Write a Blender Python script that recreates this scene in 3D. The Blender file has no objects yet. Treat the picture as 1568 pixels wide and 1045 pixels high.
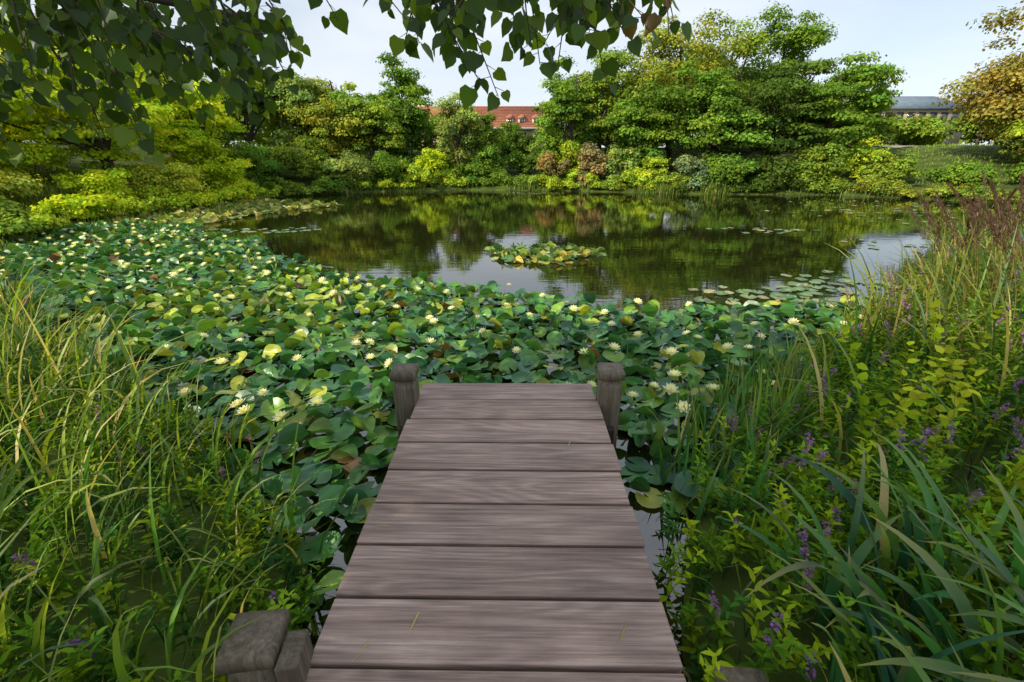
import bpy, math, numpy as np
from mathutils import Vector, Matrix
rng = np.random.default_rng(11)
scene = bpy.context.scene
scene.view_settings.view_transform = 'Standard'
scene.view_settings.look = 'None'
scene.view_settings.exposure = 0
scene.view_settings.gamma = 1

# ------------------------------------------------------------ materials
def new_mat(name):
    m = bpy.data.materials.new(name); m.use_nodes = True
    nt = m.node_tree; nt.nodes.clear()
    return m, nt, nt.nodes, nt.links

def leaf_mat(name, trans=0.35, gloss=0.0, rough=.4, nscale=0.0):
    m, nt, N, L = new_mat(name)
    out = N.new('ShaderNodeOutputMaterial')
    at = N.new('ShaderNodeAttribute'); at.attribute_name = 'Col'
    p = N.new('ShaderNodeBsdfDiffuse')
    col = at.outputs['Color']
    if nscale > 0:
        no = N.new('ShaderNodeTexNoise'); no.inputs['Scale'].default_value = nscale
        no.inputs['Detail'].default_value = 2
        rm = N.new('ShaderNodeMapRange'); rm.inputs[1].default_value = .3; rm.inputs[2].default_value = .7
        rm.inputs[3].default_value = .72; rm.inputs[4].default_value = 1.25
        L.new(no.outputs[0], rm.inputs[0])
        mx = N.new('ShaderNodeVectorMath'); mx.operation = 'SCALE'
        L.new(col, mx.inputs[0]); L.new(rm.outputs[0], mx.inputs['Scale'])
        col = mx.outputs[0]
    L.new(col, p.inputs['Color'])
    t = N.new('ShaderNodeBsdfTranslucent')
    vm = N.new('ShaderNodeVectorMath'); vm.operation = 'MULTIPLY'
    vm.inputs[1].default_value = (1.7, 1.6, .6)
    L.new(col, vm.inputs[0]); L.new(vm.outputs[0], t.inputs['Color'])
    mix = N.new('ShaderNodeMixShader'); mix.inputs[0].default_value = trans
    L.new(p.outputs[0], mix.inputs[1]); L.new(t.outputs[0], mix.inputs[2])
    res = mix.outputs[0]
    if gloss > 0:
        gl = N.new('ShaderNodeBsdfGlossy'); gl.inputs['Roughness'].default_value = rough
        gl.inputs['Color'].default_value = (.9, .95, 1, 1)
        lw = N.new('ShaderNodeLayerWeight'); lw.inputs['Blend'].default_value = .5
        pw = N.new('ShaderNodeMath'); pw.operation = 'POWER'; pw.inputs[1].default_value = 3.5; L.new(lw.outputs['Facing'], pw.inputs[0])
        ml = N.new('ShaderNodeMath'); ml.operation = 'MULTIPLY_ADD'; ml.inputs[1].default_value = gloss*.38; ml.inputs[2].default_value = gloss*.035
        L.new(pw.outputs[0], ml.inputs[0])
        m2 = N.new('ShaderNodeMixShader'); L.new(ml.outputs[0], m2.inputs[0]); L.new(res, m2.inputs[1]); L.new(gl.outputs[0], m2.inputs[2])
        res = m2.outputs[0]
    L.new(res, out.inputs[0])
    return m

M_leaf = leaf_mat('foliage', .28)
M_near = leaf_mat('linden_leaf', .5, .5, .4)
M_blade = leaf_mat('grass_blade', .35, .6, .42)
M_pad = leaf_mat('lily_pad', .15, 1.15, .36, 14)
M_petal = leaf_mat('petal', .3)

def simple_noise_mat(name, c1, c2, scale, rough=.8, bump=.3, vec=(1,1,1), detail=6, dist=.02, spec=.3):
    m, nt, N, L = new_mat(name)
    out = N.new('ShaderNodeOutputMaterial'); p = N.new('ShaderNodeBsdfPrincipled')
    p.inputs['Roughness'].default_value = rough
    p.inputs['Specular IOR Level'].default_value = spec
    tc = N.new('ShaderNodeTexCoord'); mp = N.new('ShaderNodeMapping'); mp.inputs['Scale'].default_value = vec
    L.new(tc.outputs['Object'], mp.inputs[0])
    no = N.new('ShaderNodeTexNoise'); no.inputs['Scale'].default_value = scale; no.inputs['Detail'].default_value = detail
    L.new(mp.outputs[0], no.inputs['Vector'])
    cr = N.new('ShaderNodeValToRGB')
    cr.color_ramp.elements[0].position = .32; cr.color_ramp.elements[0].color = (*c1, 1)
    cr.color_ramp.elements[1].position = .68; cr.color_ramp.elements[1].color = (*c2, 1)
    L.new(no.outputs[0], cr.inputs[0]); L.new(cr.outputs[0], p.inputs['Base Color'])
    b = N.new('ShaderNodeBump'); b.inputs['Strength'].default_value = bump; b.inputs['Distance'].default_value = dist
    L.new(no.outputs[0], b.inputs['Height']); L.new(b.outputs[0], p.inputs['Normal'])
    L.new(p.outputs[0], out.inputs[0])
    return m

M_bark = simple_noise_mat('bark', (.035, .026, .018), (.11, .09, .065), 6, .9, .6, (1, 1, .25), detail=4)
M_ground = simple_noise_mat('ground_cover', (.03, .045, .008), (.10, .15, .02), 1.6, .95, .8, dist=.08, detail=8)
M_path = simple_noise_mat('gravel_path', (.28, .25, .2), (.4, .36, .3), 8, .9, .2)
M_roof = simple_noise_mat('clay_tiles', (.34, .13, .08), (.47, .20, .125), 2.2, .8, .4, (3, 1, 3))
M_wall = simple_noise_mat('plaster', (.42, .34, .23), (.52, .44, .31), 3, .9, .1)
M_white = simple_noise_mat('white_paint', (.7, .7, .68), (.8, .8, .78), 4, .5, .05)
M_glass = simple_noise_mat('window_glass', (.03, .035, .04), (.06, .07, .08), 2, .1, .0, spec=.8)
M_slate = simple_noise_mat('slate_roof', (.12, .17, .23), (.18, .24, .31), 2, .6, .2)

def wood_mat(name, ca, cb, cc, axis=0):
    m, nt, N, L = new_mat(name)
    out = N.new('ShaderNodeOutputMaterial'); p = N.new('ShaderNodeBsdfPrincipled')
    tc = N.new('ShaderNodeTexCoord'); oi = N.new('ShaderNodeObjectInfo')
    off = N.new('ShaderNodeVectorMath'); off.operation = 'SCALE'; off.inputs[0].default_value = (31, 17, 9)
    L.new(oi.outputs['Random'], off.inputs['Scale'])
    ad = N.new('ShaderNodeVectorMath'); ad.operation = 'ADD'
    L.new(tc.outputs['Object'], ad.inputs[0]); L.new(off.outputs[0], ad.inputs[1])
    mp = N.new('ShaderNodeMapping')
    s = [10, 10, 10]; s[axis] = .8
    mp.inputs['Scale'].default_value = s
    L.new(ad.outputs[0], mp.inputs[0])
    g = N.new('ShaderNodeTexNoise'); g.inputs['Scale'].default_value = 1.3; g.inputs['Detail'].default_value = 7
    g.inputs['Roughness'].default_value = .7; g.inputs['Distortion'].default_value = .5
    L.new(mp.outputs[0], g.inputs['Vector'])
    mw = N.new('ShaderNodeMapping'); s3 = [4, 4, 4]; s3[axis] = .5; mw.inputs['Scale'].default_value = s3
    L.new(ad.outputs[0], mw.inputs[0])
    nw = N.new('ShaderNodeTexNoise'); nw.inputs['Scale'].default_value = 1.3; nw.inputs['Detail'].default_value = 1.5
    L.new(mw.outputs[0], nw.inputs['Vector'])
    rg = N.new('ShaderNodeMath'); rg.operation = 'MULTIPLY'; rg.inputs[1].default_value = 85; L.new(nw.outputs[0], rg.inputs[0])
    sn = N.new('ShaderNodeMath'); sn.operation = 'SINE'; L.new(rg.outputs[0], sn.inputs[0])
    rr_ = N.new('ShaderNodeMapRange'); rr_.inputs[1].default_value = -1; rr_.inputs[2].default_value = 1; rr_.inputs[3].default_value = .84; rr_.inputs[4].default_value = 1.08
    L.new(sn.outputs[0], rr_.inputs[0])
    s2 = [48, 48, 48]; s2[axis] = 1.3
    mp2 = N.new('ShaderNodeMapping'); mp2.inputs['Scale'].default_value = s2; L.new(ad.outputs[0], mp2.inputs[0])
    g2 = N.new('ShaderNodeTexNoise'); g2.inputs['Scale'].default_value = 2; g2.inputs['Detail'].default_value = 5; g2.inputs['Roughness'].default_value = .7
    L.new(mp2.outputs[0], g2.inputs['Vector'])
    bl = N.new('ShaderNodeTexNoise'); bl.inputs['Scale'].default_value = 3.2; bl.inputs['Detail'].default_value = 5
    L.new(ad.outputs[0], bl.inputs['Vector'])
    cr = N.new('ShaderNodeValToRGB'); e = cr.color_ramp.elements
    e[0].position = .25; e[0].color = (*ca, 1); e[1].position = .75; e[1].color = (*cc, 1)
    x = e.new(.5); x.color = (*cb, 1)
    L.new(g.outputs[0], cr.inputs[0])
    r2 = N.new('ShaderNodeMapRange'); r2.inputs[1].default_value = .35; r2.inputs[2].default_value = .65
    r2.inputs[3].default_value = .64; r2.inputs[4].default_value = 1.22; L.new(g2.outputs[0], r2.inputs[0])
    r3 = N.new('ShaderNodeMapRange'); r3.inputs[1].default_value = .3; r3.inputs[2].default_value = .7
    r3.inputs[3].default_value = .80; r3.inputs[4].default_value = 1.15; L.new(bl.outputs[0], r3.inputs[0])
    r4 = N.new('ShaderNodeMapRange'); r4.inputs[3].default_value = .82; r4.inputs[4].default_value = 1.12
    L.new(oi.outputs['Random'], r4.inputs[0])
    m1 = N.new('ShaderNodeMath'); m1.operation = 'MULTIPLY'; L.new(r2.outputs[0], m1.inputs[0]); L.new(r3.outputs[0], m1.inputs[1])
    m2 = N.new('ShaderNodeMath'); m2.operation = 'MULTIPLY'; L.new(m1.outputs[0], m2.inputs[0]); L.new(r4.outputs[0], m2.inputs[1])
    m3 = N.new('ShaderNodeMath'); m3.operation = 'MULTIPLY'; L.new(m2.outputs[0], m3.inputs[0]); L.new(rr_.outputs[0], m3.inputs[1])
    sc = N.new('ShaderNodeVectorMath'); sc.operation = 'SCALE'; L.new(cr.outputs[0], sc.inputs[0]); L.new(m3.outputs[0], sc.inputs['Scale'])
    L.new(sc.outputs[0], p.inputs['Base Color'])
    p.inputs['Roughness'].default_value = .6; p.inputs['Specular IOR Level'].default_value = .3
    ah = N.new('ShaderNodeMath'); ah.operation = 'ADD'; L.new(g.outputs[0], ah.inputs[0]); L.new(g2.outputs[0], ah.inputs[1])
    b = N.new('ShaderNodeBump'); b.inputs['Strength'].default_value = .5; b.inputs['Distance'].default_value = .003
    L.new(ah.outputs[0], b.inputs['Height']); L.new(b.outputs[0], p.inputs['Normal'])
    L.new(p.outputs[0], out.inputs[0])
    return m
M_plank = wood_mat('weathered_plank', (.20, .132, .105), (.35, .25, .205), (.47, .36, .305), 0)
M_post = wood_mat('weathered_post', (.07, .055, .04), (.17, .135, .095), (.28, .235, .18), 2)
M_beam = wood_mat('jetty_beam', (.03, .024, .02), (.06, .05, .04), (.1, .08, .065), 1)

def water_mat():
    m, nt, N, L = new_mat('pond_water')
    out = N.new('ShaderNodeOutputMaterial'); p = N.new('ShaderNodeBsdfPrincipled')
    p.inputs['Base Color'].default_value = (.014, .016, .004, 1)
    p.inputs['Roughness'].default_value = .022
    p.inputs['IOR'].default_value = 2.3
    tc = N.new('ShaderNodeTexCoord')
    mp = N.new('ShaderNodeMapping'); mp.inputs['Scale'].default_value = (.22, 1.0, 1)
    L.new(tc.outputs['Object'], mp.inputs[0])
    n1 = N.new('ShaderNodeTexNoise'); n1.inputs['Scale'].default_value = 7.0; n1.inputs['Detail'].default_value = 2
    L.new(mp.outputs[0], n1.inputs['Vector'])
    b = N.new('ShaderNodeBump'); b.inputs['Strength'].default_value = .11; b.inputs['Distance'].default_value = .012
    L.new(n1.outputs[0], b.inputs['Height']); L.new(b.outputs[0], p.inputs['Normal'])
    L.new(p.outputs[0], out.inputs[0])
    return m
M_water = water_mat()

# ------------------------------------------------------------ mesh accumulation
class Acc:
    def __init__(s): s.V=[]; s.L=[]; s.C=[]; s.K=[]; s.M=[]; s.n=0
    def add(s, v, loops, counts, col, mi=0):
        v=np.asarray(v,float); s.V.append(v); s.L.append(np.asarray(loops)+s.n); s.C.append(np.asarray(counts))
        col=np.asarray(col,float)
        if col.ndim==1: col=np.repeat(col[None],len(v),0)
        s.K.append(col); s.M.append(np.full(len(counts),mi)); s.n+=len(v)
    def inst(s, tv, tl, tc, R, P, col, mi=0, tcol=None):
        tv=np.asarray(tv,float); n=len(P); k=len(tv)
        if n==0: return
        v=np.einsum('nij,kj->nki',R,tv)+P[:,None,:]
        loops=(np.asarray(tl)[None,:]+(np.arange(n)*k)[:,None]).ravel()
        counts=np.tile(tc,n)
        c=np.repeat(col[:,None,:],k,1)
        if tcol is not None: c=c*tcol[None]
        s.add(v.reshape(-1,3),loops,counts,c.reshape(-1,3),mi)
    def build(s, name, mats, smooth=False, parent=None):
        V=np.concatenate(s.V); Lp=np.concatenate(s.L); C=np.concatenate(s.C); K=np.concatenate(s.K); Mi=np.concatenate(s.M)
        me=bpy.data.meshes.new(name)
        me.vertices.add(len(V)); me.vertices.foreach_set('co',V.astype(np.float32).ravel())
        me.loops.add(len(Lp)); me.loops.foreach_set('vertex_index',Lp.astype(np.int32))
        me.polygons.add(len(C)); st=np.concatenate([[0],np.cumsum(C)[:-1]])
        me.polygons.foreach_set('loop_start',st.astype(np.int32))
        try: me.polygons.foreach_set('loop_total',C.astype(np.int32))
        except Exception: pass
        me.polygons.foreach_set('material_index',Mi.astype(np.int32))
        if smooth: me.polygons.foreach_set('use_smooth',np.ones(len(C),bool))
        a=me.attributes.new('Col','FLOAT_COLOR','POINT')
        rgba=np.ones((len(V),4),np.float32); rgba[:,:3]=np.clip(K,0,1); a.data.foreach_set('color',rgba.ravel())
        for m in mats: me.materials.append(m)
        me.update(calc_edges=True)
        o=bpy.data.objects.new(name,me); scene.collection.objects.link(o)
        if parent: o.parent=parent
        return o

def norm(a): return a/np.maximum(np.linalg.norm(a,axis=-1,keepdims=True),1e-9)
def frames(axis, nrm, scale):
    y=norm(axis); x=norm(np.cross(y,nrm)); z=np.cross(x,y)
    sc=np.asarray(scale)
    if sc.ndim==1: sc=np.repeat(sc[:,None],3,1)
    return np.stack([x*sc[:,0:1],y*sc[:,1:2],z*sc[:,2:3]],-1)
def rdir(n): return norm(rng.normal(size=(n,3)))

def tube(acc, pts, rad, sides=7, col=(.1,.08,.06), mi=0):
    pts=np.asarray(pts,float); n=len(pts); rad=np.broadcast_to(rad,(n,))
    t=norm(np.gradient(pts,axis=0)); ref=np.array([.31,.95,.05])
    if abs(t[0]@ref)>.9: ref=np.array([1,0,0.])
    x=norm(np.cross(t,ref)); y=np.cross(t,x)
    a=np.linspace(0,2*math.pi,sides,endpoint=False)
    v=pts[:,None]+rad[:,None,None]*(x[:,None]*np.cos(a)[None,:,None]+y[:,None]*np.sin(a)[None,:,None])
    i=np.arange(n-1)[:,None]*sides; j=np.arange(sides)[None]; j2=(j+1)%sides
    q=np.stack([i+j,i+j2,i+sides+j2,i+sides+j],-1).reshape(-1)
    acc.add(v.reshape(-1,3),q,np.full((n-1)*sides,4),np.array(col),mi)

def smoothpath(p, k=5):
    p=np.asarray(p,float); n=len(p); out=[]
    for i in range(n-1):
        p0=p[max(i-1,0)]; p1=p[i]; p2=p[i+1]; p3=p[min(i+2,n-1)]
        for t in np.linspace(0,1,k,endpoint=False):
            out.append(.5*((2*p1)+(-p0+p2)*t+(2*p0-5*p1+4*p2-p3)*t*t+(-p0+3*p1-3*p2+p3)*t**3))
    out.append(p[-1]); return np.array(out)

# ------------------------------------------------------------ pond layout
POND=np.array([(-.80,.5),(-.84,1.2),(-1.15,1.75),(-2.1,2.6),(-3.8,3.6),(-6.5,5.7),(-10.3,9),(-12,12),(-11.6,16),(-11,20),(-11.5,23),(-8,25.8),(-3,27.3),(3,26.8),(9,24.6),(16,24.1),(20,21),(20.5,17.5),(15.5,14.3),(9.3,9.3),(5.3,6),(2.9,3.9),(1.6,2.6),(1.0,1.95),(.72,1.3),(.66,.5)])
def inside(P,poly):
    x,y=P[:,0],P[:,1]; r=np.zeros(len(P),bool); n=len(poly); j=n-1
    for i in range(n):
        xi,yi=poly[i]; xj,yj=poly[j]
        c=((yi>y)!=(yj>y))&(x<(xj-xi)*(y-yi)/(yj-yi+1e-12)+xi)
        r^=c; j=i
    return r
def sdist(P,poly=POND):
    d=np.full(len(P),1e9); n=len(poly)
    for i in range(n):
        a=poly[i]; b=poly[(i+1)%n]; ab=b-a
        t=np.clip(((P-a)@ab)/(ab@ab),0,1)
        d=np.minimum(d,np.linalg.norm(P-(a+t[:,None]*ab),axis=1))
    return np.where(inside(P,poly),-d,d)
def sst(x,a,b):
    t=np.clip((x-a)/(b-a),0,1); return t*t*(3-2*t)
def gz(P):
    P=np.atleast_2d(np.asarray(P,float)); d=sdist(P)
    out=.28*(1-np.exp(-np.maximum(d,0)/.35))
    w=sst(P[:,1],7,16)
    hill=np.clip(.2*np.maximum(d-.8,0),0,2.1)
    wob=.06*np.sin(P[:,0]*1.3)*np.cos(P[:,1]*1.1)*np.clip(d,0,1)
    z=out+hill*w+wob+ (1-w)*.04*np.clip(d,0,12)
    return np.where(d<0,np.maximum(d*.6,-.9),z)
def gz1(x,y): return float(gz([[x,y]])[0])

n=340; t=np.linspace(-1,1,n); wx=22*t+240*t**7; wy=9+20*t+240*t**7
X,Y=np.meshgrid(wx,wy); P=np.stack([X.ravel(),Y.ravel()],-1); Z=gz(P)
i=np.arange(n-1)[:,None]*n+np.arange(n-1)[None]
q=np.stack([i,i+1,i+n+1,i+n],-1).reshape(-1)
g=Acc(); g.add(np.column_stack([P,Z]),q,np.full((n-1)**2,4),np.array([.05,.06,.02])); g.build('ground',[M_ground],True)

w=Acc(); w.add([(-30,-1,0),(30,-1,0),(30,34,0),(-30,34,0)],[0,1,2,3],[4],np.array([0,0,0.])); w.build('pond_water',[M_water])

pp=smoothpath([(24,31,0),(28,32.5,0),(33,35,0),(40,39,0)],6); pa=Acc(); 
A=pp.copy(); B=pp+np.array([-.3,1.4,0]); A[:,2]=gz(A[:,:2])+.04; B[:,2]=gz(B[:,:2])+.04
m_=len(pp); V=np.concatenate([A,B]); ii=np.arange(m_-1)
pa.add(V,np.stack([ii,ii+1,ii+m_+1,ii+m_],-1).ravel(),np.full(m_-1,4),np.array([.3,.3,.3])); pa.build('gravel_path',[M_path])

# ------------------------------------------------------------ trees
LQ=np.array([(-.5,0,0),(0,-.55,.05),(.5,0,0),(0,.6,.05)])
BR=2.5
def tree(name,x,y,h,r,col,nleaf=12000,ls=.11,nc=45,flat=.65,low=.12,var=.3,hue=.05,trunk=True,cr=(.2,.36),taper=.0,acc=None):
    z0=gz1(x,y)
    own=acc is None
    if own: acc=Acc()
    hz=h*(1-low)/2; cz=z0+h*low+hz
    n1=max(5,nc//5); u=rdir(n1); rad=rng.uniform(.45,1,n1)**.6
    lump=1+.2*np.sin(u[:,0]*5+x)*np.cos(u[:,2]*4+y)
    c1=u*rad[:,None]*lump[:,None]*.72
    par=rng.integers(0,n1,nc); c=c1[par]+rdir(nc)*rng.uniform(.1,.42,nc)[:,None]
    c[:,0]*=r; c[:,1]*=r; c[:,2]*=hz
    if taper>0:
        f=1-taper*sst(c[:,2]/hz,-.3,1); c[:,0]*=f; c[:,1]*=f
    c+=np.array([x,y,cz]); rc=r*rng.uniform(cr[0],cr[1],nc)*rng.uniform(.6,1,nc)
    c[:,2]=np.maximum(c[:,2],z0+.08)
    col=np.array(col)*BR
    cb=rng.uniform(1-var,1+var,nc)*rng.uniform(.8,1.2,n1)[par]; chh=rng.normal(0,hue,nc)
    k=rng.choice(nc,nleaf,p=rc**2/np.sum(rc**2))
    d=rdir(nleaf); d[:,2]=np.where(d[:,2]<-.3,-d[:,2],d[:,2])
    rr=rng.uniform(.25,1.12,nleaf)**.5
    rr*=1+.3*np.sin(d[:,0]*9+k)*np.sin(d[:,1]*8+2*k)+np.where(rng.random(nleaf)<.06,rng.uniform(0,.35,nleaf),0)
    pos=c[k]+d*(rc[k]*rr)[:,None]*np.array([1,1,flat])
    nr=norm(d*1.0+np.array([0,0,.5])+rng.normal(0,.38,(nleaf,3)))
    ax=norm(np.cross(nr,rdir(nleaf)))
    s=ls*rng.uniform(.6,1.35,nleaf)
    b=cb[k]*rng.uniform(.72,1.28,nleaf); hh=chh[k]+rng.normal(0,.05,nleaf)
    C=col[None]*b[:,None]*np.stack([1+hh*2.2,1+hh*.5,1-hh],-1)
    acc.inst(LQ,[0,1,2,3],[4],frames(ax,nr,s),pos,np.clip(C,.003,.7),0)
    if trunk:
        tr=max(.05,r*.06)
        pts=[(x,y,z0-.1),(x+rng.normal(0,.05),y,z0+h*.25),(x+rng.normal(0,.12),y+rng.normal(0,.1),z0+h*.55),(x+rng.normal(0,.1),y,z0+h*.88)]
        sp=smoothpath(pts,4); tube(acc,sp,np.linspace(tr*1.2,tr*.2,len(sp)),7,mi=1)
        for j in rng.choice(nc,min(nc,16),replace=False):
            s0=sp[rng.integers(3,len(sp)-3)]
            e=c[j]; mid=(s0+e)/2+np.array([0,0,.1*h*rng.uniform(-.3,.6)])
            b_=smoothpath([s0,mid,e],4); tube(acc,b_,np.linspace(tr*.45,tr*.1,len(b_)),5,mi=1)
    if own: return acc.build(name,[M_leaf,M_bark])

G_mid=(.084,.122,.016); G_dark=(.036,.062,.011); G_yel=(.145,.19,.016); G_oliv=(.115,.132,.018); G_grey=(.105,.14,.034)
G_bright=(.21,.27,.014); G_gold=(.125,.105,.024); G_green=(.062,.108,.014)

acc=Acc()
for xx in np.arange(-46,-6,2.9): tree('',xx,34+rng.uniform(-1,2),rng.uniform(4.2,5.2),2.6,G_mid,5000,.19,26,.7,-.02,cr=(.3,.45),acc=acc)
for xx in np.arange(6.5,23,2.6): tree('',xx,35+rng.uniform(-1,2),rng.uniform(4.2,5.4),2.5,G_dark,5000,.19,26,.7,-.02,cr=(.3,.45),acc=acc)
for xx in np.arange(26,62,2.7): tree('',xx,43+rng.uniform(-1,2),(rng.uniform(2.3,2.8) if xx<42 else 4.5),2.6,G_mid,4500,.2,30,.7,-.1,cr=(.35,.5),acc=acc)
for yy in np.arange(2,34,2.6): tree('',-27+rng.uniform(-1.5,1.5),yy,rng.uniform(4.0,5.0),2.8,G_yel,5500,.19,28,.7,-.1,cr=(.35,.5),acc=acc)
for yy in np.arange(2,26,3.2): tree('',34+rng.uniform(-1.5,1.5),yy,rng.uniform(3.8,5.2),2.8,G_oliv,4500,.2,26,.7,-.02,cr=(.3,.45),acc=acc)
for aa in np.radians(np.arange(-20,201,4.5)): tree('',72*math.cos(aa),15+66*math.sin(aa),rng.uniform(4,5.5),5,G_mid,1800,.5,20,.6,-.1,cr=(.35,.5),trunk=False,acc=acc)
acc.build('distant_trees',[M_leaf,M_bark])

T=[
 ('willow_tree',-15.4,29,5.4,2.7,G_mid,.6),
 ('alder_tree',-12.6,30.5,5.5,2.6,G_grey,.6),
 ('alder_tree',-10.2,29.5,5.5,2.7,G_oliv,.55),
 ('alder_tree',-8.2,28.8,4.5,2.2,G_mid,.55),
 ('alder_tree',-6.6,30.6,5.9,2.1,G_green,.6),
 ('willow_tree',-18.6,27,5.2,3.0,G_oliv,.6),
]
for (nm,x,y,h,r,c,f) in T: tree(nm,x,y,h,r,c,21000,.115,110,f,.0)
tree('birch_tree',-3.2,28.6,5.0,1.7,G_grey,15000,.1,80,.9,.03,taper=.5)
tree('birch_tree',-1.9,30,4.1,1.4,G_mid,10000,.1,50,.9,.03,taper=.3)
T=[
 ('maple_tree',3.5,29.4,6.2,2.2,G_green,.65),
 ('oak_tree',6.0,31,7.2,2.8,G_mid,.6),
 ('oak_tree',9.8,31,8.4,3.6,G_oliv,.6),
 ('maple_tree',7.0,28,5.2,2.5,G_green,.6),
 ('oak_tree',13.8,33,7.8,3.2,G_mid,.6),
 ('oak_tree',17.2,33.5,8.2,3.0,G_green,.6),
 ('maple_tree',10.8,27.5,5.4,2.7,G_green,.5),
 ('maple_tree',14.2,27.1,5.6,2.8,G_dark,.35),
 ('maple_tree',17.2,27.2,6.0,3.0,G_green,.35),
 ('maple_tree',19.6,28.7,5.6,2.3,G_mid,.4),
]
for (nm,x,y,h,r,c,f) in T: tree(nm,x,y,h,r,c,23000,.12,120,f,.0)
tree('chestnut_tree',26.8,25.5,7.8,4.1,G_gold,32000,.13,150,.6,-.02)
tree('chestnut_tree',28.2,21.5,6.0,3.6,(.10,.12,.022),24000,.13,110,.6,-.02)
tree('hazel_bush',25.0,21.0,3.6,2.6,G_yel,16000,.11,80,.6,-.05,trunk=False)
tree('hazel_bush',26.0,24.0,3.0,2.3,(.09,.11,.022),14000,.11,80,.6,-.05,trunk=False)
S=[(-16,25.5,2.0,1.7,G_mid),(-13.2,25.2,2.0,1.5,G_green),(-11,26.1,2.2,1.6,G_mid),(-9,26.7,1.8,1.4,G_grey),(-7.0,27.3,1.9,1.3,G_green),(-5.9,27.6,1.3,1.0,G_mid),
 (-4.6,28.1,2.0,1.0,G_bright),(-5.3,27.7,1.3,.8,G_yel),(-2.6,27.8,1.2,.9,G_green),(-1.6,28.9,2.0,1.1,G_green),(-3.6,31,2.2,1.3,G_mid),
 (2.4,27.8,2.2,.9,(.13,.10,.035)),(3.6,27.7,2.3,1.1,G_yel),(4.6,27.2,2.4,.9,(.12,.10,.045)),(5.9,26.9,2.1,1.1,G_grey),(7.4,26.2,1.5,1.1,G_yel),
 (9.4,25.6,1.7,1.1,(.08,.11,.05)),(11.2,25.3,1.7,1.3,G_green),(13.2,25.2,1.8,1.4,G_dark),(15.4,25.3,1.9,1.5,G_mid),(17.7,24.9,2.2,1.4,G_yel),(19.0,24.2,1.3,1.1,G_mid),
 (21.3,22.8,.8,1.2,G_green),(23.0,20.6,.8,1.5,G_green),(23.2,18.3,1.3,1.7,(.07,.08,.02)),(22.0,15.6,1.3,1.8,G_oliv),(18.9,13.4,1.1,1.6,G_mid),
 (.4,35,1.8,1.6,G_dark),(-1.6,34,2.2,1.5,G_green),(2.4,33.5,2.1,1.4,G_mid),(1.7,29.8,1.7,.9,G_dark),(-.5,36.5,2.0,1.5,G_green),(4.3,34.5,2.6,1.6,G_dark),(-4.8,34,2.6,1.5,G_mid),(.2,30.5,1.4,1.0,G_green)]
for (x,y,h,r,c) in S:
    tree('shrub',x,y,h,r*1.1,c,6500,.1,60,.75,-.12,trunk=False,cr=(.22,.42))
acc=Acc()
for (x0,y0,x1,y1,c1,c2,nn) in [(-11.2,23.2,-8,26.1,G_mid,G_green,7),(-8,26.1,-2.6,27.7,G_mid,G_yel,9),(2.2,27.2,9,24.9,G_yel,G_mid,12),(9,24.9,16,24.4,G_dark,G_mid,12),(16,24.4,20.2,21.2,G_mid,G_oliv,9),(20.3,21.0,20.9,17.4,G_green,G_oliv,7),(-12.0,15,-11.5,20,G_yel,G_bright,8),(-11.5,20,-11.7,23,G_bright,G_yel,5),(-2.4,27.8,2.2,27.4,G_green,G_mid,7),(20.6,17,16,14.4,G_oliv,G_mid,7)]:
    for f in np.linspace(0,1,nn):
        c_=np.array(c1)*(1-f)+np.array(c2)*f if rng.random()<.5 else np.array([c1,c2][rng.integers(0,2)])
        tree('',x0+(x1-x0)*f+rng.normal(0,.15),y0+(y1-y0)*f+rng.uniform(-.1,.4),rng.uniform(.3,.9),rng.uniform(.5,.85),c_,1500,.075,26,.8,-.3,trunk=False,cr=(.28,.5),acc=acc)
acc.build('waterside_plants',[M_leaf,M_bark])
tree('locust_tree',-14.6,17.6,5.2,3.3,G_bright,34000,.1,130,.3,.02,cr=(.18,.34))
tree('locust_tree',-18.5,18.5,5.6,3.4,G_bright,24000,.11,100,.4,.0)
tree('locust_tree',-17.6,13.4,5.6,3.2,G_bright,24000,.11,100,.35,.05)
tree('locust_tree',-14.0,22.3,4.4,2.5,G_bright,18000,.1,90,.4,.0)
tree('ash_tree',-16.8,25.0,5.3,2.8,G_yel,18000,.11,90,.5,.0)
S=[(-12.5,21,1.7,1.3,G_bright),(-12.9,18,1.2,1.3,(.20,.22,.025)),(-13.2,15.5,1.1,1.1,G_bright),(-14.8,13.2,1.1,1.2,(.20,.21,.03)),(-13.4,11.2,.8,1.1,G_mid),(-16,10.5,1.2,1.5,G_yel),(-12.6,23.5,1.8,1.4,G_green),(-15.8,16,1.5,1.4,G_bright),(-17.5,15.5,1.6,1.6,G_yel),(-19.5,14.5,2.2,2,G_yel),(-20,18,2.4,2,G_bright),(-22,12,2.4,2.2,G_yel),(-12.4,13.6,.6,.9,G_bright),(-12.0,11.4,.5,.8,G_yel),(-11.6,10.0,.5,.8,G_mid)]
for (x,y,h,r,c) in S: tree('shrub',x,y,h,r,c,8000,.08,60,.6,-.1,trunk=False,cr=(.24,.4))

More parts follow.
